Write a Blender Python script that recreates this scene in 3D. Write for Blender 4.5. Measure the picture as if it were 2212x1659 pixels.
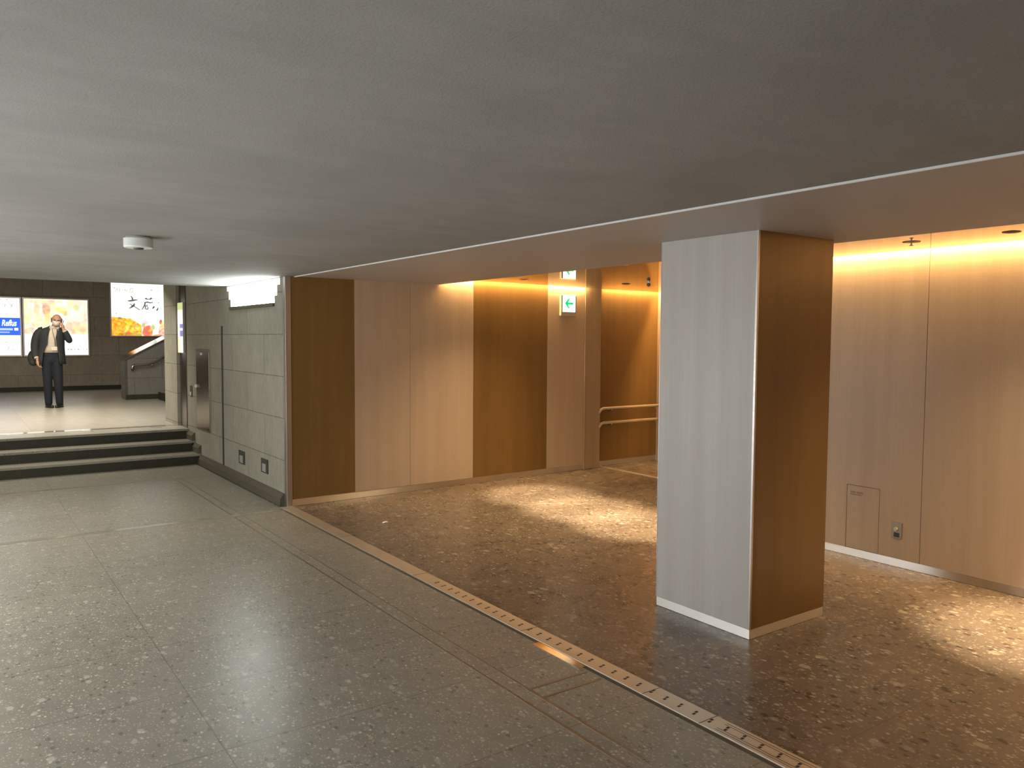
import bpy, bmesh, math, random
from mathutils import Vector, Matrix
random.seed(7)
for o in list(bpy.data.objects): bpy.data.objects.remove(o)
S = bpy.context.scene
COL = S.collection
PI = math.pi

# ------------------------------------------------------------------ camera
CX, CH = -2.7545, 1.68
PIT, ROL, YAW = .0562, .0066, .6185
cd = bpy.data.cameras.new('camera'); cam = bpy.data.objects.new('camera', cd); COL.objects.link(cam)
cd.sensor_width = 36; cd.lens = 36*1708.41/2212; cd.clip_end = 200
fw = Vector((math.sin(YAW)*math.cos(PIT), math.cos(YAW)*math.cos(PIT), -math.sin(PIT)))
r0 = Vector((math.cos(YAW), -math.sin(YAW), 0)); u0 = r0.cross(fw)
rr = math.cos(ROL)*r0+math.sin(ROL)*u0; uu = -math.sin(ROL)*r0+math.cos(ROL)*u0
cam.matrix_world = Matrix(((rr.x, uu.x, -fw.x, CX), (rr.y, uu.y, -fw.y, 0), (rr.z, uu.z, -fw.z, CH), (0, 0, 0, 1)))
S.camera = cam

# ------------------------------------------------------------------ world, view, large lights
S.view_settings.view_transform = 'Standard'; S.view_settings.look = 'None'
S.view_settings.exposure = 0.0; S.view_settings.gamma = 1; S.view_settings.use_curve_mapping = False
w = bpy.data.worlds.new('world'); S.world = w; w.use_nodes = True
w.node_tree.nodes['Background'].inputs[0].default_value = (.8, .85, 1, 1)
w.node_tree.nodes['Background'].inputs[1].default_value = .05

def area(name, loc, direction, sx, sy, power, color, spread=180):
    l = bpy.data.lights.new(name, 'AREA'); l.shape = 'RECTANGLE'; l.size = sx; l.size_y = sy
    l.energy = power; l.color = color; l.spread = math.radians(spread)
    o = bpy.data.objects.new(name, l); COL.objects.link(o); o.location = loc
    o.rotation_euler = Vector(direction).to_track_quat('-Z', 'Y').to_euler()
    return o
# unseen and added lights: cool light from the left, ceiling lights over the upper hall
area('unseen_left_light', (-4.05, 4.4, 1.20), (1, 0, .42), 7.2, 1.5, 205, (.96, .97, 1.0))  # light from the corridor's left, its source unseen
area('unseen_corridor_light', (-3.4, 6.2, 2.27), (.10, .1, -1), .5, 6.6, 200, (1.0, .96, .86))
area('unseen_corridor_light', (-2.95, 8.7, 2.27), (.10, .1, -1), .5, 1.6, 75, (1.0, .93, .78))  # extra light added to brighten the floor near the steps
area('upper_hall_light', (-2.4, 15.0, 3.26), (0, .35, -1), 4.2, 7.0, 360, (1.0, .90, .76), 150)
area('stair_light', (1.6, 15.0, 3.2), (0, 0, -1), 1.0, 1.0, 8, (.9, .95, 1.0))
area('rear_fill', (-2.0, -3.5, 1.2), (.1, 1, 0), 3.0, 1.5, 3, (1.0, .93, .82))  # weak fill light added behind the camera

# ------------------------------------------------------------------ helpers
def tag(o, label=None, cat=None, group=None, kind=None):
    if label: o['label'] = label
    if cat: o['category'] = cat
    if group: o['group'] = group
    if kind: o['kind'] = kind
    return o
def struct(o): o['kind'] = 'structure'; return o
def empty(name, loc=(0, 0, 0), rz=0):
    o = bpy.data.objects.new(name, None); COL.objects.link(o); o.location = loc; o.rotation_euler = (0, 0, rz)
    o.empty_display_size = .1
    return o
def link(name, bm, mat, parent=None, smooth=False, bevel=0):
    me = bpy.data.meshes.new(name)
    bmesh.ops.recalc_face_normals(bm, faces=bm.faces)
    bm.to_mesh(me); bm.free()
    o = bpy.data.objects.new(name, me); COL.objects.link(o)
    for m in (mat if isinstance(mat, (list, tuple)) else [mat]): me.materials.append(m)
    if smooth:
        for p in me.polygons: p.use_smooth = True
    if parent: o.parent = parent
    if bevel:
        b = o.modifiers.new('bevel', 'BEVEL'); b.width = bevel; b.segments = 2; b.limit_method = 'ANGLE'
    return o
def bx(bm, x0, x1, y0, y1, z0, z1, mi=0):
    v = [bm.verts.new(p) for p in ((x0, y0, z0), (x1, y0, z0), (x1, y1, z0), (x0, y1, z0), (x0, y0, z1), (x1, y0, z1), (x1, y1, z1), (x0, y1, z1))]
    for f in ((0, 3, 2, 1), (4, 5, 6, 7), (0, 1, 5, 4), (1, 2, 6, 5), (2, 3, 7, 6), (3, 0, 4, 7)):
        bm.faces.new([v[i] for i in f]).material_index = mi
    return v
def box(name, x0, x1, y0, y1, z0, z1, mat, parent=None, bevel=0):
    bm = bmesh.new(); bx(bm, x0, x1, y0, y1, z0, z1)
    return link(name, bm, mat, parent, bevel=bevel)
def prism(bm, pts, axis, a, b, mi=0):
    """extrude a polygon (2D points in the other two axes, in x,y,z order) along axis from a to b"""
    def P(p, t):
        q = list(p); q.insert(axis, t); return q
    A = [bm.verts.new(P(p, a)) for p in pts]; B = [bm.verts.new(P(p, b)) for p in pts]
    bm.faces.new(A).material_index = mi; bm.faces.new(B[::-1]).material_index = mi
    n = len(pts)
    for i in range(n):
        bm.faces.new((A[i], B[i], B[(i+1) % n], A[(i+1) % n])).material_index = mi
def tube(bm, pts, r, seg=12, caps=True):
    pts = [Vector(p) for p in pts]; rings = []
    n = len(pts)
    R = r if isinstance(r, (list, tuple)) else [r]*n
    prev = None
    for i, p in enumerate(pts):
        d = (pts[min(i+1, n-1)]-pts[max(i-1, 0)]).normalized()
        if prev is None:
            a = d.orthogonal().normalized()
        else:
            a = (prev-d*prev.dot(d)).normalized()
        prev = a; b = d.cross(a)
        rings.append([bm.verts.new(p+(a*math.cos(t)+b*math.sin(t))*R[i]) for t in [2*PI*k/seg for k in range(seg)]])
    for i in range(n-1):
        for k in range(seg):
            bm.faces.new((rings[i][k], rings[i][(k+1) % seg], rings[i+1][(k+1) % seg], rings[i+1][k]))
    if caps: bm.faces.new(rings[0][::-1]); bm.faces.new(rings[-1])
def lathe(bm, prof, c, seg=40, up=1):
    rings = []
    for r, z in prof:
        rings.append([bm.verts.new((c[0]+r*math.cos(2*PI*k/seg), c[1]+r*math.sin(2*PI*k/seg), c[2]+z)) for k in range(seg)])
    for i in range(len(rings)-1):
        for k in range(seg):
            bm.faces.new((rings[i][k], rings[i][(k+1) % seg], rings[i+1][(k+1) % seg], rings[i+1][k]))
    bm.faces.new(rings[0]); bm.faces.new(rings[-1])

# ------------------------------------------------------------------ materials
class NT:
    def __init__(s, name):
        s.m = bpy.data.materials.new(name); s.m.use_nodes = True; s.t = s.m.node_tree; s.n = s.t.nodes
        s.b = s.n['Principled BSDF']; s.l = s.t.links
        s.tc = s.n.new('ShaderNodeTexCoord')
        g = s.n.new('ShaderNodeNewGeometry'); s.pos = g.outputs['Position']
    def link(s, a, b): s.l.new(a, b)
    def set(s, **k):
        for a, v in k.items():
            i = s.b.inputs[a.replace('_', ' ')]
            if isinstance(v, (int, float, tuple)): i.default_value = v if not (isinstance(v, tuple) and len(v) == 3) else v+(1,)
            else: s.link(v, i)
        return s
    def node(s, t, **k):
        n = s.n.new(t)
        for a, v in k.items():
            if hasattr(n, a) and a not in n.inputs: setattr(n, a, v)
            else: n.inputs[a].default_value = v
        return n
    def mapping(s, src, scale=(1, 1, 1), loc=(0, 0, 0), rot=(0, 0, 0)):
        n = s.n.new('ShaderNodeMapping'); s.link(src, n.inputs[0]); n.inputs['Scale'].default_value = scale
        n.inputs['Location'].default_value = loc; n.inputs['Rotation'].default_value = rot; return n.outputs[0]
    def noise(s, vec, scale, detail=3, rough=.5, out='Fac'):
        n = s.n.new('ShaderNodeTexNoise'); s.link(vec, n.inputs['Vector']); n.inputs['Scale'].default_value = scale
        n.inputs['Detail'].default_value = detail; n.inputs['Roughness'].default_value = rough; return n.outputs[out]
    def ramp(s, fac, stops):
        n = s.n.new('ShaderNodeValToRGB'); s.link(fac, n.inputs[0]); e = n.color_ramp.elements
        while len(e) < len(stops): e.new(.5)
        for i, (p, c) in enumerate(stops): e[i].position = p; e[i].color = c+(1,) if len(c) == 3 else c
        return n.outputs[0]
    def val(s, fac, a, b, x=0., y=1.):
        n = s.n.new('ShaderNodeMapRange'); s.link(fac, n.inputs[0])
        for i, v in enumerate((a, b, x, y)): n.inputs[i+1].default_value = v
        return n.outputs[0]
    def math(s, op, a, b=None):
        n = s.n.new('ShaderNodeMath'); n.operation = op
        for i, v in enumerate((a, b)):
            if v is None: continue
            if isinstance(v, (int, float)): n.inputs[i].default_value = v
            else: s.link(v, n.inputs[i])
        return n.outputs[0]
    def mix(s, f, a, b, mode='MIX'):
        n = s.n.new('ShaderNodeMix'); n.data_type = 'RGBA'; n.blend_type = mode
        for i, v in ((0, f), (6, a), (7, b)):
            if isinstance(v, (int, float)): n.inputs[i].default_value = v
            elif isinstance(v, tuple): n.inputs[i].default_value = v+(1,) if len(v) == 3 else v
            else: s.link(v, n.inputs[i])
        return n.outputs[2]
    def bump(s, h, strength=.2, dist=.01):
        n = s.n.new('ShaderNodeBump'); s.link(h, n.inputs['Height']); n.inputs['Strength'].default_value = strength
        n.inputs['Distance'].default_value = dist; s.link(n.outputs[0], s.b.inputs['Normal'])
    def vor(s, vec, scale, out='Distance', feat='F1'):
        n = s.n.new('ShaderNodeTexVoronoi'); n.feature = feat; s.link(vec, n.inputs['Vector']); n.inputs['Scale'].default_value = scale
        return n.outputs[out] if out else n
def simple(name, col, rough=.6, metal=0., emit=None, es=0):
    t = NT(name); t.set(Roughness=rough, Metallic=metal)
    f = t.noise(t.tc.outputs['Object'], 18, 3)
    t.set(Base_Color=t.mix(f, tuple(c*.9 for c in col), tuple(min(1, c*1.08) for c in col)))
    if emit: t.set(Emission_Color=emit, Emission_Strength=es)
    return t.m

def m_terrazzo(name, base, light, dark, chip, rough, amt_l, amt_d, joints=None, jcol=(.05, .045, .03), big=.0):
    t = NT(name)
    p = t.pos
    wob = t.noise(p, 75, 3, out='Color')
    v = t.mix(.014, p, wob, 'ADD')
    def chips(scale, thr, amount, ofs):
        vv = t.mapping(v, (scale, scale*.62, scale), ofs, (0, 0, .5+ofs[0]*.2))
        n = t.vor(vv, 1.0, None); 
        sep = t.n.new('ShaderNodeSeparateColor'); t.link(n.outputs['Color'], sep.inputs[0])
        a = t.val(n.outputs['Distance'], thr, thr-.12)
        b = t.math('LESS_THAN', sep.outputs[0], amount)
        return t.math('MULTIPLY', a, b), sep.outputs[1]
    mott = t.noise(p, 7, 5, .65)
    fine = t.noise(p, 130, 3, .7)
    c = t.mix(t.val(mott, .3, .7), tuple(x*.86 for x in base), tuple(x*1.12 for x in base))
    c = t.mix(t.val(fine, .35, .65, 0, .5), c, tuple(x*.7 for x in base))
    m1, r1 = chips(chip, .42, amt_d, (3, 7, 0)); c = t.mix(t.math('MULTIPLY', m1, .75), c, dark)
    m2, r2 = chips(chip*1.35, .36, amt_l, (0, 0, 0)); c = t.mix(t.math('MULTIPLY', m2, t.val(r2, 0, 1, .25, .9)), c, light)
    m4, r4 = chips(chip*.62, .40, amt_l*.45, (5, 2, 0)); c = t.mix(t.math('MULTIPLY', m4, t.val(r4, 0, 1, .1, .6)), c, light)
    m3, r3 = chips(chip*2.6, .36, amt_l*1.3, (11, 5, 0)); c = t.mix(t.math('MULTIPLY', m3, .6), c, light)
    sx = t.n.new('ShaderNodeSeparateXYZ'); t.link(p, sx.inputs[0])
    if joints:
        tx, ty, ox, oy, wdt = joints
        jm = None
        for ax, tt, oo in ((0, tx, ox), (1, ty, oy)):
            q = t.math('SUBTRACT', sx.outputs[ax], oo); q = t.math('PINGPONG', q, tt/2)
            q = t.math('LESS_THAN', q, wdt/2)
            # pingpong is 0 at multiples of tt
            jm = q if jm is None else t.math('MAXIMUM', jm, q)
        c = t.mix(t.math('MULTIPLY', jm, .42), c, jcol)
        # slight tone difference between slabs
        fx = t.math('FLOOR', t.math('DIVIDE', t.math('SUBTRACT', sx.outputs[0], ox), tx))
        fy = t.math('FLOOR', t.math('DIVIDE', t.math('SUBTRACT', sx.outputs[1], oy), ty))
        cb = t.n.new('ShaderNodeCombineXYZ'); t.link(fx, cb.inputs[0]); t.link(fy, cb.inputs[1])
        wn = t.n.new('ShaderNodeTexWhiteNoise'); wn.noise_dimensions = '3D'; t.link(cb.outputs[0], wn.inputs[0])
        c = t.mix(t.val(wn.outputs[0], 0, 1, 0, .10), c, (0, 0, 0), 'MULTIPLY')
    rg = t.noise(p, 3.5, 3)
    t.set(Base_Color=c, Roughness=t.val(rg, .3, .7, rough-.012, rough+.02))
    t.b.inputs['Specular IOR Level'].default_value = .5
    t.bump(t.noise(p, 60, 2), .02, .002)
    return t.m

def m_wood(name, ca, cb, rough=.42):
    t = NT(name); p = t.pos
    g = t.noise(t.mapping(p, (9, 9, .35)), 1.0, 3, .5)
    g2 = t.noise(t.mapping(p, (75, 75, 1.6)), 1.0, 3, .6)
    g3 = t.noise(t.mapping(p, (320, 320, 12)), 1.0, 2, .6)
    c = t.mix(t.val(g, .32, .68), ca, cb)
    c = t.mix(t.val(g2, .3, .7, 0, .35), c, tuple(x*.88 for x in ca))
    c = t.mix(t.val(g3, .35, .7, 0, .12), c, tuple(x*.6 for x in ca))
    t.set(Base_Color=c, Roughness=rough); t.bump(g3, .05, .002)
    return t.m

def m_stone(name, c1, c2, mortar, axis, row, phase, width, vphase=0., rough=.75, off=.5):
    """coursed stone slabs on a vertical wall; axis = horizontal world axis running along the wall"""
    t = NT(name); p = t.pos
    s = t.n.new('ShaderNodeSeparateXYZ'); t.link(p, s.inputs[0])
    cb = t.n.new('ShaderNodeCombineXYZ')
    t.link(t.math('SUBTRACT', s.outputs[axis], vphase), cb.inputs[0]); t.link(t.math('SUBTRACT', s.outputs[2], phase), cb.inputs[1])
    wob = t.noise(p, 9, 2, out='Color'); vec = t.mix(.006, cb.outputs[0], wob, 'ADD')
    b = t.n.new('ShaderNodeTexBrick'); t.link(vec, b.inputs[0])
    for k, v in (('Scale', 1), ('Mortar Size', .0055), ('Mortar Smooth', .35), ('Bias', 0.), ('Brick Width', width), ('Row Height', row)): b.inputs[k].default_value = v
    b.offset = off; b.squash = 1
    b.inputs['Color1'].default_value = c1+(1,); b.inputs['Color2'].default_value = c2+(1,); b.inputs['Mortar'].default_value = mortar+(1,)
    n = t.noise(p, 2.2, 5, .65); n2 = t.noise(t.mapping(p, (14, 14, 5)), 1.6, 5, .7); n3 = t.noise(p, 120, 2)
    c = t.mix(t.val(n, .3, .72, 0, .5), b.outputs['Color'], tuple(x*.62 for x in c1))
    c = t.mix(t.val(n2, .4, .7, 0, .35), c, tuple(x*1.35 for x in c2))
    c = t.mix(t.val(n3, .4, .7, 0, .25), c, tuple(x*.6 for x in c1))
    t.set(Base_Color=c, Roughness=rough)
    h = t.math('ADD', t.math('MULTIPLY', b.outputs['Fac'], -1.0), t.math('MULTIPLY', n3, .15))
    t.bump(h, .35, .006)
    return t.m

def m_metal(name, col, rough=.25, aniso=(4, 4, 220)):
    t = NT(name); p = t.pos
    g = t.noise(t.mapping(p, aniso), 1, 2)
    t.set(Base_Color=t.mix(g, tuple(c*.92 for c in col), col), Metallic=1.0, Roughness=t.val(g, .3, .7, rough*.85, rough*1.2))
    return t.m

def m_ceiling():
    t = NT('rough_plaster'); p = t.pos
    n = t.noise(p, 1.1, 6, .6); n2 = t.noise(p, 140, 4, .75); n3 = t.noise(t.mapping(p, (1.2, 5, 1)), 1.3, 4, .6)
    c = t.mix(t.val(n, .3, .7), (.27, .262, .24), (.36, .35, .325)); c = t.mix(t.val(n3, .4, .65, 0, .35), c, (.25, .245, .225))
    c = t.mix(t.val(n2, .35, .7, 0, .3), c, (.20, .198, .18))
    t.set(Base_Color=c, Roughness=.85); t.bump(n2, .35, .006); return t.m
def m_soffit():
    t = NT('painted_soffit'); p = t.pos
    n = t.noise(p, 1.6, 4)
    t.set(Base_Color=t.mix(n, (.40, .365, .33), (.46, .42, .38)), Roughness=.48)
    t.b.inputs['Specular IOR Level'].default_value = .5
    t.bump(t.noise(t.mapping(p, (1, 1, 1)), 2.2, 2), .12, .05); return t.m
def m_gloss():
    t = NT('glossy_ceiling_panel'); p = t.pos
    s = t.n.new('ShaderNodeSeparateXYZ'); t.link(p, s.inputs[0])
    q = t.math('LESS_THAN', t.math('PINGPONG', t.math('SUBTRACT', s.outputs[0], 1.73), .3), .004)
    c = t.mix(q, (.50, .40, .29), (.12, .09, .06))
    t.set(Base_Color=c, Roughness=.035, Metallic=.55); t.b.inputs['Specular IOR Level'].default_value = .8
    t.b.inputs['Coat Weight'].default_value = .6; t.b.inputs['Coat Roughness'].default_value = .02
    return t.m

M = {}
M['floor'] = m_terrazzo('grey_terrazzo', (.345, .325, .265), (.70, .665, .565), (.17, .16, .125), 38, .31, .34, .16, (1.27, .655, -.61, .61, .006))
M['floor_up'] = m_terrazzo('upper_hall_stone', (.46, .43, .36), (.55, .52, .45), (.36, .33, .28), 40, .34, .10, .06, (1.27, .9, -.61, .3, .006))
M['floor_rec'] = m_terrazzo('brown_terrazzo', (.195, .155, .118), (.56, .49, .39), (.06, .046, .034), 26, .27, .36, .30, (.98, .567, 1.05, .69, .005))
M['ceil'] = m_ceiling(); M['soffit'] = m_soffit(); M['gloss'] = m_gloss()
M['wood_l'] = m_wood('pale_wood_veneer', (.52, .405, .285), (.585, .465, .335), .40)
M['wood_l_cool'] = m_wood('cool_lit_pale_veneer', (.54, .51, .47), (.60, .575, .53), .42)  # pale wood again, with the cool corridor light put into its colour
M['wood_d'] = m_wood('dark_oak_veneer', (.195, .112, .032), (.235, .136, .040), .40)
M['wood_m'] = m_wood('olive_wood_veneer', (.36, .28, .17), (.43, .34, .22), .42)
M['stoneX'] = m_stone('grey_stone_slabs', (.285, .275, .225), (.335, .32, .265), (.10, .095, .075), 1, .42, .04, 1.15, .25)
M['stoneY'] = m_stone('brown_stone_slabs', (.38, .33, .26), (.43, .38, .305), (.16, .14, .11), 0, .46, .32, 1.05, .1)
M['stoneP'] = m_stone('parapet_stone_slabs', (.19, .18, .165), (.215, .20, .185), (.08, .075, .065), 0, .40, .05, 1.05, .3)
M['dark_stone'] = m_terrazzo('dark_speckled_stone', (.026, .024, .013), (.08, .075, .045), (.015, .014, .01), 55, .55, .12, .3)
M['tread'] = m_terrazzo('tread_stone', (.26, .24, .19), (.38, .36, .30), (.1, .09, .07), 45, .5, .12, .15)
M['skirt'] = m_terrazzo('skirting_stone', (.10, .09, .06), (.18, .165, .12), (.04, .036, .025), 50, .5, .1, .2)
M['steel'] = m_metal('brushed_steel', (.72, .70, .66), .24)
M['steel_h'] = m_metal('polished_steel_skirting', (.78, .76, .72), .16, (220, 4, 4))
def m_brushed(name, col, rough):
    t = NT(name)
    g = t.n.new('ShaderNodeNewGeometry'); c = t.n.new('ShaderNodeVectorMath'); c.operation = 'CROSS_PRODUCT'
    t.link(g.outputs['Normal'], c.inputs[0]); c.inputs[1].default_value = (0, 0, 1)
    t.link(c.outputs[0], t.b.inputs['Tangent'])
    t.set(Base_Color=col, Metallic=1.0, Roughness=rough, Anisotropic=.93, Anisotropic_Rotation=.25); return t.m
M['steel_h'] = m_brushed('brushed_steel_skirting', (.80, .78, .74), .38)
M['pstone'] = simple('polished_stone_band', (.34, .32, .265), .07)
M['polish'] = m_metal('polished_metal_inlay', (.80, .77, .70), .10, (5, 5, 5))
M['inlay'] = m_metal('dull_metal_inlay', (.50, .44, .35), .42, (5, 5, 5))
M['alu'] = m_metal('anodised_aluminium', (.58, .55, .54), .38)
M['strip'] = m_metal('grooved_threshold_steel', (.88, .80, .68), .46, (160, 3, 3))
M['slot'] = simple('dark_slot', (.06, .05, .04), .8)
M['groutline'] = simple('dark_grout', (.11, .095, .065), .85)
M['white'] = simple('white_enamel', (.75, .78, .74), .45)
M['trimwhite'] = simple('white_angle', (.86, .88, .86), .5)
M['cream'] = simple('cream_plastic', (.62, .58, .46), .5)
M['black'] = simple('black_rubber', (.02, .02, .018), .6)
M['plug_d'] = simple('dark_plastic', (.055, .055, .045), .5)
M['plug_g'] = simple('grey_cover', (.30, .31, .30), .45)
M['plate'] = m_metal('bronze_plate', (.34, .29, .22), .45)
M['cab_steel'] = m_metal('cabinet_steel', (.24, .20, .165), .22, (220, 220, 4))

# ------------------------------------------------------------------ setting
Z1, Z2, ZT, PZ = 2.2875, 2.345, 3.35, .4125
def WY(x): return 7.644+.034*x
# floors
struct(box('floor', -6, -.12, -4, 10.95, -.12, 0, M['floor']))
o = struct(box('floor', -.12+.0, 5.34, -4, 8.2, -.14, -.002, M['floor_rec'])); 
struct(box('floor', -6, 4.2, 11.56, 21.5, -.1, PZ, M['floor_up']))
# ceilings
struct(box('ceiling', -6, .035, -4, 9.88, Z1, 3.5, M['ceil']))
struct(box('ceiling', .05, 1.73, -4, WY(1.7)+.04, Z1, 2.6, M['soffit']))
bm = bmesh.new()
prism(bm, [(1.73, -4), (2.935, -4), (2.935, 4.3), (5.28, 4.3), (5.28, 7.80), (4.215, 7.80), (4.215, WY(4.215)-.05), (1.73, WY(1.73)-.05)], 2, Z2, Z2+.04)
struct(link('ceiling', bm, M['gloss']))
struct(box('ceiling', 1.73, 5.6, -4, 8.2, 2.45, 2.6, M['soffit']))
struct(box('ceiling', -6, 4.2, 9.88, 21.6, ZT, 3.5, M['ceil']))
struct(box('trim_1', .040, .05, -4, 7.65, Z1-.008, Z1+.1, M['trimwhite']))
# walls out of view that close the place
struct(box('wall_left', -4.3, -4.1, -4, 21.6, 0, 3.5, M['stoneX']))
struct(box('wall_rear', -6.2, 5.6, -4.2, -4, 0, 3.5, M['stoneY']))
# right stone wall with the stepped opening
bm = bmesh.new(); XW = -.055
bx(bm, XW, .30, 7.70, 11.62, -.1, 2.035)
bx(bm, XW, .30, 11.62, 12.02, -.1, 3.5); 
for y0, y1, z0, z1 in ((9.48, 9.88, 2.035, 2.125), (9.55, 9.88, 2.125, 2.225), (9.62, 9.88, 2.225, Z1), (7.70, 7.955, 2.035, 2.11), (7.70, 7.875, 2.11, 2.215), (7.70, 7.79, 2.215, Z1)):
    bx(bm, XW, .30, y0, y1, z0, z1)
bx(bm, XW, .30, 9.88, 11.62, 2.035, 3.5)
wr = struct(link('wall_right', bm, M['stoneX']))
wp = struct(box('wall_right', -.10, .30, 12.02, 12.80, 0, 3.5, M['stoneX']))
# far wall, wall behind stair
struct(box('wall_far', -6.2, 4.4, 21.28, 21.6, 0, 3.5, M['stoneY']))
struct(box('wall_stair', .30, 4.2, 12.5, 12.8, 0, 3.5, M['stoneY']))
struct(box('wall_stair', 4.2, 4.4, 12.5, 21.6, 0, 3.5, M['stoneY']))
# window in the stone wall
win = struct(empty('window_1', (0, 8.7, 2.16)))
def wpart(name, bm, m, **k):
    o = link(name, bm, m, win, **k); o.matrix_parent_inverse = Matrix.Translation((0, -8.7, -2.16)); return o
t = NT('bright_window_glass'); t.set(Base_Color=(.9, .95, .95), Roughness=.3, Emission_Color=(.93, 1.0, .98), Emission_Strength=34.0)
bm = bmesh.new(); bx(bm, .0, .012, 7.72, 9.66, 2.035, Z1); wpart('window_pane', bm, t.m)
bm = bmesh.new(); bx(bm, -.075, -.0, 7.95, 9.49, 2.0, 2.036); wpart('window_sill', bm, M['skirt'])
bm = bmesh.new(); bx(bm, -.045, -.0, 7.79, 9.62, Z1-.014, Z1-.001); wpart('window_frame', bm, M['trimwhite'])
# stone skirting ledge
bm = bmesh.new(); prism(bm, [(XW, 0), (XW-.05, 0), (XW-.045, .075), (XW-.012, .125), (XW, .125)], 1, 7.705, 10.91)
struct(link('baseboard_right', bm, M['skirt']))
bm = bmesh.new()
for i, y in enumerate((10.91, 11.225)): prism(bm, [(XW, .1375*(i+1)), (XW-.045, .1375*(i+1)), (XW-.045, .1375*(i+1)+.07), (XW-.012, .1375*(i+1)+.11), (XW, .1375*(i+1)+.11)], 1, y, y+.315)
struct(link('baseboard_right', bm, M['skirt']))
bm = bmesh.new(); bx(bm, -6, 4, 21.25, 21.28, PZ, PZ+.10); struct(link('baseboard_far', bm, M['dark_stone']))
# expansion joint line down the stone wall
bm = bmesh.new(); bx(bm, XW-.006, XW, 9.83, 9.885, .125, 1.82)
struct(link('trim_2', bm, M['slot']))
# corner post
struct(box('trim_3', -.057, .0, 7.635, 7.70, 0, Z1, M['alu'], bevel=.004))
# inlays in the floors
struct(box('trim_4', -4.1, -.12, 7.49, 7.57, -.01, .0015, M['pstone']))
bm = bmesh.new(); bx(bm, -6, -.055, 12.02, 12.19, PZ-.01, PZ+.0015)
for x in (-2.2, -1.35, -.5): prism(bm, [(x, 12.02), (x+.05, 12.02), (x+.16, 11.86), (x+.13, 11.86)], 2, PZ-.01, PZ+.0015)
struct(link('trim_5', bm, M['pstone']))
bm = bmesh.new()
bx(bm, -.622, -.614, 2.9, 9.9, -.01, .0012); bx(bm, -.531, -.523, 2.9, 9.9, -.01, .0012)
bx(bm, -6, -.20, 9.90, 9.96, -.01, .0012)
struct(link('trim_6', bm, M['inlay']))
struct(box('trim_7', -.145, -.12, -4, 7.6, -.01, .001, M['groutline']))

# dark side wall of the recess etc.
back = struct(empty('wall_back', (2.6, 7.7, 0)))
def child(o, root):
    o.parent = root; o.matrix_parent_inverse = Matrix.Translation(-root.location); return o
bm = bmesh.new(); prism(bm, [(0, WY(0)+.028), (4.2, WY(4.2)+.028), (4.2, 8.2), (0, 8.2)], 2, -.1, 2.5)
child(link('wall_core', bm, M['slot']), back)
ang = math.atan(.034)
def panel(x0, x1, m, z0=.068, z1=2.46, off=0., th=.026, name='wood_panel', label=None):
    g = .0016
    bm = bmesh.new(); prism(bm, [(x0+g, WY(x0)-off), (x1-g, WY(x1)-off), (x1-g, WY(x1)+th), (x0+g, WY(x0)+th)], 2, z0, z1)
    o = child(link(name, bm, m, bevel=.0012), back)
    if label: o['label'] = label
    return o
panel(.002, .686, M['wood_d'], z1=2.2875, label='dark oak veneer panel')
panel(.686, 1.350, M['wood_l'], z1=2.2875, label='pale wood veneer panel')
panel(1.350, 2.188, M['wood_l'], label='pale wood veneer panel')
panel(2.188, 3.301, M['wood_d'], label='dark oak veneer panel')
panel(3.301, 3.924, M['wood_l'], label='pale wood veneer panel')
panel(3.924, 4.205, M['wood_m'], z0=.001, off=.012, label='olive toned veneer panel reaching the floor')
struct_far = child(box('wood_panel', 4.243, 5.335, 7.86, 7.89, .068, 2.46, M['wood_d'], bevel=.0012), back)
child(box('wall_core', 4.2, 5.4, 7.89, 8.2, -.1, 2.5, M['slot']), back)
bm = bmesh.new(); prism(bm, [(.0, WY(0)+.004), (3.924, WY(3.924)+.004), (3.924, WY(3.924)+.03), (0, WY(0)+.03)], 2, .0, .068)
struct(link('baseboard_back', bm, M['steel_h']))
struct(box('baseboard_back', 4.243, 5.335, 7.868, 7.90, 0, .068, M['steel_h']))
sw = struct(box('wall_side', 5.335, 5.55, 4.1, 8.2, 0, 2.5, M['wood_l']))
struct(box('trim_8', 4.255, 4.305, 4.3, 7.86, -.01, .004, M['strip']))

# right recess wall
rw = struct(empty('wall_recess', (2.985, 2, 0)))
child(box('wall_core', 3.011, 3.2, -4, 4.3, -.1, 2.5, M['slot']), rw)
child(box('wall_core', 2.985, 5.5, 4.1, 4.3, -.1, 2.5, M['wood_l']), rw)
ys = [-4, -.75, 1.0, 2.915, 4.098]
for i in range(4):
    bm = bmesh.new(); y0, y1 = ys[i]+.002, ys[i+1]-.002
    if i == 3:
        bx(bm, 2.985, 3.01, y0, 3.230, .06, 2.45); bx(bm, 2.985, 3.01, 3.502, y1, .06, 2.45); bx(bm, 2.985, 3.01, 3.230, 3.502, .562, 2.45)
        m = M['wood_l']
    else: bx(bm, 2.985, 3.01, y0, y1, .06, 2.45); m = M['wood_l']
    child(link('wood_panel', bm, m), rw)
hatch = tag(box('access_hatch', 2.986, 3.01, 3.2335, 3.4985, .063, .559, M['wood_l'], bevel=.0015), 'small flush wooden access hatch low in the pale wall behind the column', 'hatch')
bm = bmesh.new(); bx(bm, 2.9845, 2.986, 3.43, 3.47, .50, .513); bx(bm, 2.9845, 2.986, 3.365, 3.42, .50, .513); bx(bm, 2.9845, 2.986, 3.38, 3.47, .484, .494)
pn = link('printed_notice', bm, simple('faded_print', (.33, .25, .17), .6)); pn.parent = hatch
struct(box('baseboard_recess', 2.988, 3.02, -4, 4.1, 0, .06, M['steel_h']))

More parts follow.
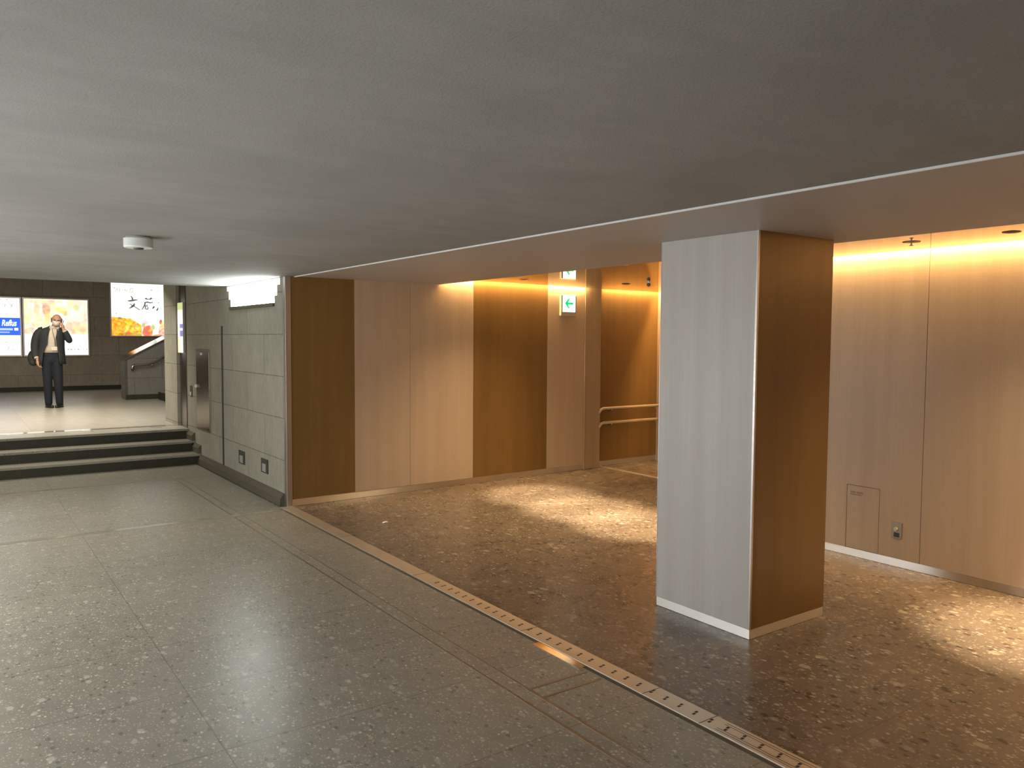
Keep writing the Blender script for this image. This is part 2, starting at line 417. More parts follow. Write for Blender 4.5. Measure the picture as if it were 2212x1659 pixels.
# ------------------------------------------------------------------ threshold strip
bm = bmesh.new(); bx(bm, -.12, .0, -4, 7.64, -.02, .006)
th = tag(link('threshold_strip', bm, M['strip'], bevel=.001), 'long slotted metal threshold strip dividing the grey floor from the brown floor', 'floor strip')
bm = bmesh.new(); y = .3; n = 0
while y < 4.75:
    c0 = -.06
    bm2 = bm
    prism(bm2, [(c0-.020, y-.009), (c0-.003, y-.009), (c0-.003, y+.003), (c0-.020, y+.003)], 2, .0045, .0068)
    prism(bm2, [(c0+.003, y-.003), (c0+.020, y-.003), (c0+.020, y+.009), (c0+.003, y+.009)], 2, .0045, .0068)
    y += .089; n += 1
sl = link('slot_row', bm, M['slot'], th); sl['kind'] = 'stuff'
bm = bmesh.new()
bm.free()
for x in (-.10, -.085, -.035, -.02): bm = bmesh.new(); bx(bm, x-.0012, x+.0012, -4, 2.2, .0045, .0066); link('groove', bm, M['slot'], th)
for y in (-.2, 1.05, 2.27, 2.62, 3.6, 4.9, 6.2): bm = bmesh.new(); bx(bm, -.12, 0, y, y+.003, .0045, .0067); link('joint_line', bm, M['slot'], th)
bm = bmesh.new(); bx(bm, -.175, -.124, 3.02, 3.42, -.004, .003)
tag(link('metal_cover_plate', bm, M['polish']), 'short bright metal plate set beside the threshold strip', 'plate')
# hatch frame in the grey floor
hf = empty('floor_hatch', (-.4, 2.9, 0)); tag(hf, 'thin metal hatch frame set flush in the grey floor near the strip', 'floor hatch')
for a in ((-.52, -.165, 2.965, 2.98), (-.52, -.165, 2.86, 2.875), (-.535, -.52, 2.2, 2.98), (-.625, -.61, 2.2, 2.9)):
    bm = bmesh.new(); bx(bm, a[0], a[1], a[2], a[3], -.005, .0015); child(link('frame_bar', bm, M['inlay']), hf)
# scrap of litter
bm = bmesh.new(); bmesh.ops.create_icosphere(bm, subdivisions=2, radius=.022)
for v in bm.verts: v.co = Vector((v.co.x*1.3+random.uniform(-.004, .004)+.455, v.co.y+random.uniform(-.004, .004)+6.5, abs(v.co.z)*.5+random.uniform(0, .004)-.002))
tag(link('paper_scrap', bm, simple('white_paper', (.8, .8, .76), .7)), 'small crumpled white paper scrap on the brown floor', 'litter')

# ------------------------------------------------------------------ column
cA = (.872, 2.777); cB = (1.582, 3.50)
col = empty('square_column', ((cA[0]+cB[0])/2, (cA[1]+cB[1])/2, 0)); tag(col, 'square column with a pale wood face tinted for cool light and a dark wood face', 'column')
x0, x1, y0, y1 = cA[0], cB[0], cA[1], cB[1]
child(box('core', x0+.02, x1-.02, y0+.02, y1-.02, 0, Z1, M['slot']), col)
o = child(box('veneer_face', x0, x0+.02, y0+.014, y1-.004, .055, Z1, M['wood_l_cool'], bevel=.001), col); o['label'] = 'pale wood face tinted for cool light'
o = child(box('veneer_face', x0+.014, x1-.003, y0, y0+.02, .055, Z1, M['wood_d'], bevel=.001), col); o['label'] = 'dark wood face'
o = child(box('veneer_face', x1-.02, x1, y0+.003, y1-.004, .055, Z1, M['wood_d']), col)
o = child(box('veneer_face', x0+.004, x1-.004, y1-.02, y1, .055, Z1, M['wood_l']), col)
child(box('corner_trim', x0-.001, x0+.013, y0-.001, y0+.0135, .055, Z1, M['alu'], bevel=.001), col)
child(box('corner_trim', x0-.001, x0+.004, y1-.004, y1+.001, .055, Z1, M['alu']), col)
bm = bmesh.new(); bx(bm, x0+.003, x1-.003, y0+.003, y1-.003, 0, .055); child(link('skirting', bm, M['steel_h']), col)['label'] = 'polished metal skirting'

# ------------------------------------------------------------------ stairs
st = empty('short_staircase', (-3, 11.2, 0)); tag(st, 'three broad dark stone steps up to the bright hall', 'staircase')
SR = .1375
for i, y in enumerate((10.91, 11.225, 11.54)):
    y2 = (11.225, 11.54, 11.60)[i]
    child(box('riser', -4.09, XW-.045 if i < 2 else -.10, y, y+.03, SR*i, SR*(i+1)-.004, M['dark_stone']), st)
    child(box('step', -4.09, XW, y-.004, y2+.02, SR*(i+1)-.03 if i < 2 else SR*(i+1)-.03, SR*(i+1) if i < 2 else SR*(i+1)-.0005, M['tread'], bevel=.003), st)
ss = empty('side_staircase', (1.6, 15, PZ)); tag(ss, 'dark stone stairs rising to the right beside the sloped parapet', 'staircase')
for i in range(9):
    xx = .70+.30*i
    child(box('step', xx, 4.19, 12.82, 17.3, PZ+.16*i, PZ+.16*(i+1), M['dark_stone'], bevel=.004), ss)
    child(box('tread', xx-.01, xx+.30, 12.82, 17.3, PZ+.16*(i+1), PZ+.16*(i+1)+.012, M['tread']), ss)
pw = empty('stair_parapet', (.13, 17.5, PZ)); tag(pw, 'sloped stone parapet wall beside the stairs', 'parapet')
bm = bmesh.new(); xs, xe = .129, 4.2
def zt(x): return 1.285+.536*(x-xs)-.05
prism(bm, [(xs, PZ), (xe, PZ), (xe, zt(xe)), (xs, zt(xs))], 1, 17.50, 18.0); child(link('wall_body', bm, M['stoneP']), pw)
bm = bmesh.new(); bx(bm, xs-.012, xs+.03, 17.485, 17.52, PZ, zt(xs)-.01); child(link('edge_trim', bm, M['skirt']), pw)
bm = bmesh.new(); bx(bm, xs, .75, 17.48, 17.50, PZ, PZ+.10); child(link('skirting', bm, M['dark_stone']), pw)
# coping tilted a little towards the corridor
bm = bmesh.new()
cs = [(17.46, -.015), (17.46, .012), (18.03, .037), (18.03, -.015)]
A = [bm.verts.new((xs-.02, y, zt(xs-.02)+z)) for y, z in cs]; B = [bm.verts.new((xe, y, zt(xe)+z)) for y, z in cs]
bm.faces.new(A[::-1]); bm.faces.new(B)
for i in range(4): bm.faces.new((A[i], A[(i+1) % 4], B[(i+1) % 4], B[i]))
child(link('coping', bm, M['polish']), pw)['label'] = 'polished sloping coping that mirrors the lit poster'
hr = empty('stair_handrail', (.3, 17.4, 1.1)); tag(hr, 'slim steel handrail on the sloped parapet', 'handrail')
bm = bmesh.new(); tube(bm, [(.25, 17.47, 1.02), (.26, 17.42, 1.06), (.27, 17.40, 1.11), (.55, 17.40, 1.125), (.72, 17.40, 1.20), (1.01, 17.40, 1.405), (3.2, 17.40, 2.58)], .022); child(link('rail', bm, M['skirt'], smooth=True), hr)
bm = bmesh.new(); tube(bm, [(.235, 17.40, 1.03), (.245, 17.395, 1.08), (.285, 17.395, 1.13)], .021); child(link('rail_end', bm, M['steel'], smooth=True), hr)
for x, z in ((.62, 1.15), (1.3, 1.56)):
    bm = bmesh.new(); tube(bm, [(x, 17.5, z-.06), (x, 17.42, z-.05), (x, 17.40, z-.02)], .009); child(link('bracket', bm, M['steel'], smooth=True), hr)

# ------------------------------------------------------------------ wood handrails at the back
for z, lab in ((.78, 'upper pale wood handrail on the dark wall behind the column'), (.59, 'lower pale wood handrail on the dark wall behind the column')):
    h = empty('wall_handrail', (4.25, 7.80, z)); tag(h, lab, 'handrail')
    bm = bmesh.new(); tube(bm, [(4.195, 7.80, z-.075), (4.20, 7.785, z-.045), (4.225, 7.775, z-.012), (4.26, 7.77, z), (5.335, 7.77, z)], .019, 14)
    child(link('rail', bm, M['wood_l'], smooth=True), h)
    bm = bmesh.new(); bx(bm, 4.175, 4.207, 7.775, 7.81, z-.115, z-.07); child(link('end_cap', bm, M['plug_g'], bevel=.006), h)
    for x in (4.42, 5.25):
        bm = bmesh.new(); tube(bm, [(x, 7.86, z-.04), (x, 7.79, z-.04), (x, 7.77, z-.01)], .008, 8); child(link('bracket', bm, M['steel'], smooth=True), h)

# ------------------------------------------------------------------ LED lines and downlights
WARM = (1.0, .61, .25)
t = NT('warm_led'); t.set(Base_Color=(1, .8, .5), Emission_Color=WARM, Emission_Strength=350)
ledm = t.m
def led(name, pts, label):
    bm = bmesh.new(); (xa, ya), (xb, yb) = pts
    d = Vector((xb-xa, yb-ya, 0)).normalized(); n = Vector((-d.y, d.x, 0))*.008
    prism(bm, [(xa+n.x, ya+n.y), (xb+n.x, yb+n.y), (xb-n.x, yb-n.y), (xa-n.x, ya-n.y)], 2, 2.405, 2.42)
    return tag(link(name, bm, ledm), label, 'light strip')
led('led_strip', [(1.78, WY(1.78)-.03), (3.93, WY(3.93)-.03)], 'warm light strip hidden in the slot above the striped back wall')
led('led_strip', [(4.3, 7.83), (5.28, 7.83)], 'warm light strip hidden above the dark wall with the handrails')
led('led_strip', [(2.955, -2.0), (2.955, 4.05)], 'warm light strip hidden above the pale wall right of the column')
led('led_strip', [(5.305, 4.5), (5.305, 7.7)], 'warm light strip hidden above the far side wall')
t = NT('lamp_glow'); t.set(Base_Color=(1, .9, .7), Emission_Color=(1, .78, .5), Emission_Strength=6)
lampm = t.m
def downlight(x, y, label, power, cone=44, lean=(0, 0), spill=110):
    d = empty('downlight', (x, y, Z2)); tag(d, label, 'downlight', 'recessed downlights')
    bm = bmesh.new(); lathe(bm, [(.042, -.002), (.05, -.004), (.05, .0), (.042, .0)], (0, 0, 0), 32)
    o = link('ring', bm, M['white'], d, smooth=False)
    bm = bmesh.new(); lathe(bm, [(.036, -.0012), (.036, -.0004)], (0, 0, 0), 24); link('lamp', bm, lampm, d)
    l = bpy.data.lights.new('downlight_beam', 'SPOT'); l.energy = power; l.color = (1, .74, .46); l.spot_size = math.radians(cone); l.spot_blend = .8; l.shadow_soft_size = .035
    lo = bpy.data.objects.new('beam', l); COL.objects.link(lo); lo.parent = d; lo.location = (0, 0, -.02)
    lo.rotation_euler = Vector((lean[0], lean[1], -1)).to_track_quat('-Z', 'Y').to_euler()
    l = bpy.data.lights.new('downlight_spill', 'SPOT'); l.energy = spill; l.color = (1, .70, .38); l.spot_size = math.radians(118); l.spot_blend = 1.0; l.shadow_soft_size = .04
    lo = bpy.data.objects.new('spill', l); COL.objects.link(lo); lo.parent = d; lo.location = (0, 0, -.02)
downlight(2.10, 5.15, 'recessed downlight above the light pool left of the column', 800, 36, (.10, 0))
downlight(2.10, 5.95, 'recessed downlight above the middle of the light pool left of the column', 800, 36, (.11, 0))
downlight(2.10, 6.75, 'recessed downlight nearest the striped back wall', 640, 36, (.13, 0))
downlight(2.10, 1.75, 'recessed downlight above the light pool right of the column', 750, 42, (.10, 0), 120)
downlight(2.10, -.2, 'recessed downlight outside the right edge of the view', 300, 42, (.08, 0), 120)
# small fittings in the glossy ceiling
def disc(name, x, y, r, m, label, cat, extra=None):
    d = empty(name, (x, y, Z2)); tag(d, label, cat)
    bm = bmesh.new(); lathe(bm, [(r*.8, -.004), (r, -.003), (r, .0)], (0, 0, 0), 32); link('flange', bm, m, d)
    bm = bmesh.new()
    if extra == 'spr':
        tube(bm, [(0, 0, 0), (0, 0, -.022)], .006, 10); lathe(bm, [(.004, -.028), (.014, -.026), (.014, -.023), (.004, -.022)], (0, 0, 0), 16)
    else: lathe(bm, [(r*.55, -.0065), (r*.62, -.004)], (0, 0, 0), 24)
    link('sprinkler_head' if extra == 'spr' else 'inner_disc', bm, M['steel'] if extra == 'spr' else M['plug_d'], d)
disc('sprinkler', 2.47, 2.78, .055, M['plate'], 'ceiling sprinkler above the pale wall near the panel joint', 'sprinkler', 'spr')
disc('recessed_speaker', 2.465, 2.17, .05, M['plug_d'], 'dark round recessed fitting in the ceiling at the right edge', 'ceiling fitting')
disc('recessed_fitting', 3.77, 6.86, .05, M['plug_d'], 'flat dark round fitting in the ceiling near the arrow sign', 'ceiling fitting')
disc('recessed_fitting', 2.43, 7.07, .045, M['wood_l'], 'faint pale round fitting in the ceiling above the dark panel', 'ceiling fitting')
d = empty('ceiling_sensor', (3.757, 6.48, Z2)); tag(d, 'small dark ball-shaped sensor hanging under the glossy ceiling', 'sensor')
bm = bmesh.new(); bmesh.ops.create_uvsphere(bm, u_segments=20, v_segments=12, radius=.022); bmesh.ops.translate(bm, vec=(0, 0, -.03), verts=bm.verts); link('ball', bm, simple('violet_grey_plastic', (.16, .14, .2), .3), d, smooth=True)
bm = bmesh.new(); lathe(bm, [(.016, -.014), (.016, .0)], (0, 0, 0), 20); link('collar', bm, M['steel'], d)
# detector on the rough ceiling
d = empty('ceiling_detector', (-1.80, 5.26, Z1)); tag(d, 'white round drum-shaped detector on the rough grey ceiling', 'detector')
bm = bmesh.new(); lathe(bm, [(.070, -.001), (.070, -.012), (.0835, -.012), (.0835, -.062), (.078, -.068), (.0, -.068)][:5], (0, 0, 0), 48); link('body', bm, M['white'], d, bevel=.002)
bm = bmesh.new(); lathe(bm, [(.030, -.068), (.026, -.076), (.01, -.078)], (0, 0, 0), 24); link('lens', bm, M['plug_d'], d)

# ------------------------------------------------------------------ arrow sign
ex = empty('exit_sign', (3.617, WY(3.617), 2.115)); ex.rotation_euler = (0, 0, ang); tag(ex, 'lit white sign with a green arrow pointing left on the pale panel', 'sign')
bm = bmesh.new(); bx(bm, -.128, .128, -.036, -.0, -.132, .132); link('housing', bm, M['cream'], ex, bevel=.006)
t = NT('lit_sign_face'); t.set(Base_Color=(.9, .95, .93), Emission_Color=(.85, 1, .95), Emission_Strength=1.5)
bm = bmesh.new(); bx(bm, -.103, .109, -.039, -.034, -.085, .126); lf = link('lit_face', bm, t.m, ex, bevel=.004)
t = NT('green_arrow'); t.set(Base_Color=(.0, .5, .2), Emission_Color=(.0, .75, .20), Emission_Strength=.9)
bm = bmesh.new()
def zc(z): return z+.022
for poly in ([(-.068, 0), (-.012, .060), (.014, .066), (-.018, .013), (-.018, -.013), (.014, -.066), (-.012, -.060)], [(-.03, .013), (.070, .013), (.070, -.013), (-.03, -.013)]):
    prism(bm, [(a, zc(b)) for a, b in poly], 1, -.0405, -.039)
link('arrow', bm, t.m, lf)
t = NT('pale_green_mark'); t.set(Base_Color=(.5, .9, .8), Emission_Color=(.45, 1, .85), Emission_Strength=1.3)
bm = bmesh.new()
for a in range(3): bx(bm, .048+a*.016, .060+a*.016, -.0405, -.039, -.075, -.040)
link('small_mark', bm, t.m, lf)

# ------------------------------------------------------------------ things on the stone wall
cb = empty('steel_wall_cabinet', (XW, 10.74, .48)); tag(cb, 'tall recessed steel cabinet door in the stone wall by the steps', 'cabinet')
child(box('frame', XW-.010, XW+.02, 10.395, 11.085, .455, 1.525, M['plate'], bevel=.003), cb)
dr = child(box('door', XW-.016, XW, 10.425, 11.055, .485, 1.495, M['cab_steel'], bevel=.002), cb)
o = box('knob', XW-.045, XW-.016, 11.00, 11.03, 1.015, 1.055, M['white'], bevel=.006); o.parent = dr; o.matrix_parent_inverse = dr.matrix_parent_inverse @ Matrix.Identity(4); o.matrix_parent_inverse = Matrix.Identity(4)
dr.matrix_parent_inverse = Matrix.Translation(-cb.location); o.matrix_parent_inverse = (Matrix.Translation(cb.location) @ Matrix.Translation(-cb.location)).inverted()
o = box('label_plate', XW-.018, XW-.0155, 10.74, 10.83, 1.45, 1.48, M['white']); o.parent = dr; o.matrix_parent_inverse = Matrix.Identity(4)
sw_ = empty('wall_switch', (XW, 11.38, .94)); tag(sw_, 'small dark switch plate beside the steel cabinet', 'switch')
child(box('plate', XW-.008, XW, 11.33, 11.44, .865, 1.02, M['plug_d'], bevel=.002), sw_)
child(box('switch_button', XW-.016, XW-.008, 11.365, 11.405, .885, .935, M['white'], bevel=.003), sw_)
def outlet(yc, zc_, label):
    e = empty('floor_level_outlet', (XW, yc, zc_)); tag(e, label, 'outlet', 'outlets low on the stone wall')
    child(box('box', XW-.012, XW, yc-.105, yc+.105, zc_-.075, zc_+.075, M['plug_d'], bevel=.003), e)
    child(box('cover', XW-.018, XW-.012, yc-.065, yc+.05, zc_-.06, zc_+.025, M['plug_g'], bevel=.003), e)
outlet(9.10, .315, 'dark outlet box low on the stone wall, the one farther from the metal post')
outlet(8.30, .325, 'dark outlet box low on the stone wall, the one nearer the metal post')
so = empty('wall_socket', (2.985, 3.085, .275)); tag(so, 'brown wall socket plate on the pale wall right of the hatch', 'socket')
child(box('plate', 2.978, 2.985, 3.048, 3.124, .215, .335, M['plate'], bevel=.002), so)
bm = bmesh.new(); tube(bm, [(2.978, 3.092, .285), (2.966, 3.092, .285)], .015, 16); child(link('plug_button', bm, M['cream']), so)
child(box('dark_insert', 2.976, 2.978, 3.066, 3.108, .225, .258, M['plug_d']), so)
# narrow column of steel with lit poster
child_x = struct(box('trim_9', XW-.012, XW, 11.62, 11.98, PZ, 2.45, M['cab_steel']))

# ------------------------------------------------------------------ lit posters
def paint_mat(name, strength):
    t = NT(name); a = t.n.new('ShaderNodeAttribute'); a.attribute_name = 'paint'
    t.set(Base_Color=a.outputs['Color'], Roughness=.35, Emission_Color=a.outputs['Color'], Emission_Strength=strength); return t.m
pm = paint_mat('backlit_print', 1.2)
def lin(c): return tuple((x/255)**2.2 for x in c)
def poster_face(name, origin, ex_, ez_, wdt, hgt, func, parent, nx=150, nz=150):
    """func(s,t) -> sRGB 0..255"""
    bm = bmesh.new(); cl = bm.verts.layers.float_color.new('paint'); g = []
    for j in range(nz+1):
        row = []
        for i in range(nx+1):
            s, tt = i/nx, j/nz
            v = bm.verts.new(Vector(origin)+Vector(ex_)*(wdt*s)+Vector(ez_)*(hgt*tt)); c = lin(func(s, tt)); v[cl] = (c[0], c[1], c[2], 1); row.append(v)
        g.append(row)
    for j in range(nz):
        for i in range(nx): bm.faces.new((g[j][i], g[j][i+1], g[j+1][i+1], g[j+1][i]))
    return link(name, bm, pm, parent)
def blobs(lst, base):
    def f(s, t):
        c = list(base)
        for (x, y, rx, ry, col, a) in lst:
            d = ((s-x)/rx)**2+((t-y)/ry)**2
            d += .25*math.sin(s*41+y*30)*math.sin(t*37+x*20)
            k = a*max(0, min(1, (1.25-d)/.5))
            c = [c[i]*(1-k)+col[i]*k for i in range(3)]
        return c
    return f
def lightbox(name, x0, z0, label, func, size=1.29, yb=21.28, cat='lit poster'):
    e = empty(name, (x0+size/2, yb-.004, z0)); tag(e, label, cat)
    th = .07
    bm = bmesh.new(); b = .035
    bx(bm, -size/2-b, size/2+b, -th, 0, -b, size+b); link('case', bm, M['alu'], e, bevel=.005)
    pf = poster_face('lit_print', (-size/2, -th-.004, 0), (1, 0, 0), (0, 0, 1), size, size, func, e)
    return e, pf, -th-.006
ink = simple('ink', (.12, .12, .11), .6)
t = NT('faint_ink'); t.set(Base_Color=(.4, .4, .38), Emission_Color=(.5, .5, .47), Emission_Strength=.8); faint = t.m
t = NT('brush_ink'); t.set(Base_Color=(.2, .2, .17), Emission_Color=(.25, .25, .2), Emission_Strength=.35); brush = t.m
def strokes(parent, y, lst, m, name, each=None):
    parent = [c for c in parent.children if c.name.startswith('lit_print')][0]
    if name != 'brush_character' and len(lst) > 1:
        for q in lst: strokes1(parent, y, [q], m, name)
    else: strokes1(parent, y, lst, m, name)
def strokes1(parent, y, lst, m, name):
    """lst: polylines of (x,z,halfwidth)"""
    bm = bmesh.new()
    for pl in lst:
        L, R = [], []
        for i, (x, z, hw) in enumerate(pl):
            a = Vector(pl[max(i-1, 0)][:2]); b = Vector(pl[min(i+1, len(pl)-1)][:2]); d = (b-a).normalized() if (b-a).length else Vector((1, 0))
            n = Vector((-d.y, d.x))*hw
            n = n.normalized()*max(.009 if name == 'brush_character' else .006, hw*(1.7 if name == 'brush_character' else 1.3)) if n.length else n
            L.append(bm.verts.new((x+n.x, y, z+n.y))); R.append(bm.verts.new((x-n.x, y, z-n.y)))
        for i in range(len(pl)-1): bm.faces.new((L[i], L[i+1], R[i+1], R[i]))
    r = bmesh.ops.extrude_face_region(bm, geom=bm.faces[:]); bmesh.ops.translate(bm, vec=(0, -.002, 0), verts=[v for v in r['geom'] if isinstance(v, bmesh.types.BMVert)])
    return link(name, bm, m, parent)
def text(parent, body, x, y, z, size, m, shear=0., name='lettering', align='LEFT', off=0.0):
    cu = bpy.data.curves.new(name, 'FONT'); cu.body = body; cu.size = size; cu.shear = shear; cu.extrude = .001; cu.align_x = align; cu.offset = off
    tmp = bpy.data.objects.new(name, cu); COL.objects.link(tmp)
    dg = bpy.context.evaluated_depsgraph_get(); me = bpy.data.meshes.new_from_object(tmp.evaluated_get(dg)); bpy.data.objects.remove(tmp)
    me.materials.clear(); me.materials.append(m)
    o = bpy.data.objects.new(name, me); COL.objects.link(o); o.parent = parent; o.location = (x, y, z); o.rotation_euler = (PI/2, 0, 0)
    return o
# poster with brush lettering (top right)
r3_ = random.Random(9)
cells3 = [(r3_.random(), .34*r3_.random(), r3_.choice([(250, 150, 40), (255, 205, 80), (255, 235, 110), (235, 120, 70), (200, 130, 40), (250, 190, 120), (230, 90, 80)])) for _ in range(170)]
def f3(s, t):
    base = (255, 255, 250)
    lim = .345-.10*max(0, (s-.1))/.4 if s < .5 else -.1
    c = base
    n = math.sin(s*47+t*23)*math.sin(t*61-s*19)+.6*math.sin(s*97)*math.cos(t*83)
    if s < .52 and t < .35-.07*s-.62*max(0, s-.33):
        k = max(0, min(1, .35+.35*n+.8*(s-.2))); c = (248, 145+85*k, 35+45*k)
    B = blobs([(.58, .25, .07, .045, (225, 205, 245), .9), (.55, .20, .03, .04, (170, 180, 90), .8), (.62, .08, .09, .12, (235, 110, 90), .95), (.66, .10, .03, .03, (255, 190, 70), .9),
               (.72, .17, .03, .05, (150, 220, 120), .8), (.86, .27, .025, .05, (195, 100, 70), .9), (.93, .22, .06, .08, (255, 235, 150), .8), (.87, .12, .05, .1, (250, 200, 190), .8),
               (.97, .12, .04, .12, (250, 170, 100), .8), (.91, .06, .085, .085, (240, 150, 120), .95), (.91, .06, .06, .06, (255, 225, 225), .95), (.90, .055, .022, .022, (245, 170, 180), .9),
               (.48, .33, .08, .015, (205, 220, 200), .7), (.14, .33, .04, .02, (150, 110, 90), .8), (.24, .12, .05, .05, (255, 240, 110), .8), (.42, .15, .06, .06, (255, 235, 100), .8),
               (.3, .03, .18, .03, (110, 105, 50), .8), (.29, .035, .03, .035, (240, 100, 80), .9), (.385, .04, .022, .04, (240, 110, 90), .9), (.47, .02, .05, .02, (120, 110, 40), .8), (.8, .01, .1, .02, (130, 100, 60), .6)], c)
    c = B(s, t)
    if t < .30 and (s < .52 or s > .56):
        q = min(cells3, key=lambda k: (k[0]-s)**2+(k[1]-t)**2)[2]; a = .45*min(1, (.30-t)/.08)*(1 if s < .52 and sum(c) < 700 else .55 if s > .56 and sum(c) < 745 else 0)
        c = [c[i]*(1-a)+q[i]*a for i in range(3)]
    return c
e3, p3, yy = lightbox('lit_poster', .46, 1.71, 'lit white poster with brush characters above orange food photos', f3)
def q3(zx, zy): return ((zx-210)/1345*1.29-.645, (1480-zy)/1265*1.27)
def S3(*pts, w=.012):
    out = []
    n = len(pts)
    for i, p in enumerate(pts):
        x, z = q3(p[0], p[1]); ww = p[2] if len(p) > 2 else w; out.append((x, z, ww))
    return out
strokes(e3, yy, [S3((665, 515, .003), (695, 555, .008), (705, 600, .012)), S3((590, 630, .005), (640, 635, .010), (710, 620, .012), (770, 608, .008), (822, 606, .004)),
                 S3((750, 690, .005), (730, 740, .014), (690, 770, .014), (650, 800, .006), (620, 820, .003)), S3((640, 705, .002), (700, 745, .004), (780, 790, .003), (870, 850, .003))], brush, 'brush_character')
strokes(e3, yy, [S3((1000, 575, .012), (1030, 565, .010), (1060, 585, .004)), S3((1150, 535, .003), (1135, 560, .009), (1110, 590, .010)), S3((1060, 578, .002), (1100, 575, .003), (1175, 558, .004)),
                 S3((975, 670, .005), (1050, 650, .009), (1130, 668, .007), (1185, 648, .004)), S3((1000, 665, .008), (985, 735, .010), (950, 790, .006), (915, 840, .004)),
                 S3((1030, 720, .005), (1005, 760, .007), (1000, 820, .006)), S3((1055, 715, .005), (1040, 760, .004), (1070, 790, .004), (1055, 822, .008), (1000, 822, .004)),
                 S3((1215, 745, .005), (1200, 775, .012), (1170, 810, .005)), S3((1305, 780, .004), (1290, 830, .009), (1265, 848, .012)), S3((1318, 650, .004), (1325, 668, .006))], brush, 'brush_character')
strokes(e3, yy, [S3((295, 320, .010), (285, 350, .008)), S3((320, 335, .003), (335, 380, .004), (310, 425, .004)), S3((365, 320, .004), (355, 370, .006), (350, 410, .003)), S3((380, 345, .004), (410, 350, .004), (400, 415, .007)),
                 S3((480, 350, .003), (482, 390, .003)), S3((540, 350, .005), (530, 385, .008), (560, 400, .004)), S3((580, 360, .004), (585, 410, .005)),
                 S3((650, 335, .005), (735, 335, .005), (730, 350, .005)), S3((655, 340, .004), (650, 390, .004), (645, 435, .002)), S3((690, 365, .005), (720, 370, .004), (700, 420, .006), (680, 440, .004)),
                 S3((1130, 355, .009), (1175, 358, .009)), S3((1300, 360, .007), (1325, 362, .006)), S3((1395, 362, .004), (1415, 362, .004)), S3((310, 935, .010), (330, 950, .010))], faint, 'small_lettering')
# food poster behind the person
def q2(zx, zy): return ((zx-415)/1125, (1450-zy)/990)
L2 = []
for zx, zy, rx, ry, c, a in ((800, 640, 75, 95, (240, 130, 105), .95), (640, 640, 55, 100, (245, 160, 110), .8), (760, 520, 260, 50, (250, 190, 160), .7), (820, 790, 50, 110, (250, 175, 90), .8), (1060, 640, 90, 60, (255, 235, 90), .8),
                             (1330, 600, 60, 50, (170, 225, 120), .8), (1040, 505, 40, 20, (190, 225, 110), .8), (600, 890, 45, 60, (195, 170, 165), .7), (530, 1030, 130, 60, (245, 170, 175), .8), (700, 900, 150, 80, (255, 235, 120), .6), (450, 830, 60, 80, (250, 230, 130), .7),
                             (1460, 800, 60, 110, (250, 190, 160), .8), (1340, 880, 70, 60, (190, 190, 160), .7), (1380, 990, 130, 80, (215, 225, 130), .7), (1200, 920, 60, 100, (250, 190, 150), .7), (1250, 1030, 60, 50, (245, 170, 140), .7), (1440, 1030, 60, 60, (250, 180, 150), .7), (1140, 700, 30, 50, (210, 180, 70), .8), (870, 1000, 60, 70, (250, 220, 150), .5)):
    x, y = q2(zx, zy); L2.append((x, y, rx/1125, ry/990, c, a))
b2 = blobs(L2, (255, 248, 225))
rp = random.Random(5)
cells = [(rp.random(), .36+.64*rp.random(), rp.choice([(255, 250, 235), (255, 250, 235), (255, 248, 200), (250, 205, 150), (248, 190, 165), (255, 236, 130), (222, 232, 165), (244, 175, 165), (240, 225, 205)])) for _ in range(120)]
def f2(s, t):
    if t < .375: return (255, 255, 250)
    c = b2(s, t); q = min(cells, key=lambda k: (k[0]-s)**2+((k[1]-t)*.8)**2)[2]
    return [c[i]*.55+q[i]*.45 for i in range(3)]
e2, p2, yy = lightbox('lit_poster', -1.34, 1.25, 'lit poster of pale food photos behind the standing person', f2)
strokes(e2, yy, [[((zx-415)/1125*1.29-.645, .13, .010), ((zx+w_-415)/1125*1.29-.645, .13, .010)] for zx, w_ in ((1155, 34), (1205, 40), (1285, 16), (1340, 34), (1385, 10), (1440, 12), (1500, 22))], faint, 'small_lettering')
# poster with the blue banner
def f1(s, t):
    if .352 < t < .655: return (35+10*math.sin(s*9), 95, 250)
    return (255, 255, 248)
e1, p1, yy = lightbox('lit_poster', -2.71, 1.25, 'white lit poster crossed by a blue banner at the left edge', f1)
t = NT('white_lettering'); t.set(Base_Color=(.9, .9, .9), Emission_Color=(1, 1, 1), Emission_Strength=1.6); wl = t.m
tx = text(p1, 'Reflus', .285, yy, .665, .19, wl, .25, off=.004); tx.scale = (.62, 1, 1)
def q1(px, py): return (px*.0089-1.8+2.71-.645, (768-py)*.0109)
strokes(e1, yy, [[(-.5, .586, .018), (.50, .586, .018)][0:2], ], simple('pale_blue_print', (.5, .6, .95), .5, emit=(.45, .62, 1), es=1.1), 'small_lettering')
strokes(e1, yy, [[(-.5, .518, .013), (.44, .518, .013)]], simple('pale_blue_print_dim', (.4, .5, .9), .5, emit=(.32, .52, 1), es=1.0), 'small_lettering')
strokes(e1, yy, [[(.53, .588, .022), (.605, .588, .022)]], wl, 'white_tag')
strokes(e1, yy, [[(*q1(9, 741), .006), (*q1(15, 741), .004)], [(*q1(17, 750), .004), (*q1(15, 756), .005), (*q1(17, 759), .004)], [(*q1(26, 756), .006), (*q1(29, 758), .005)], [(*q1(7, 662), .006), (*q1(12, 663), .006), (*q1(10, 669), .004)],
                 [(*q1(22, 661), .005), (*q1(27, 668), .005)], [(*q1(28, 661), .005), (*q1(23, 669), .005)], [(*q1(0, 653), .007), (*q1(3, 653), .007)], [(*q1(9, 653), .004), (*q1(10, 653), .004)], [(*q1(14, 653), .008), (*q1(17, 653), .008)], [(*q1(30, 670), .004), (*q1(31, 669), .004)]], faint, 'small_lettering')
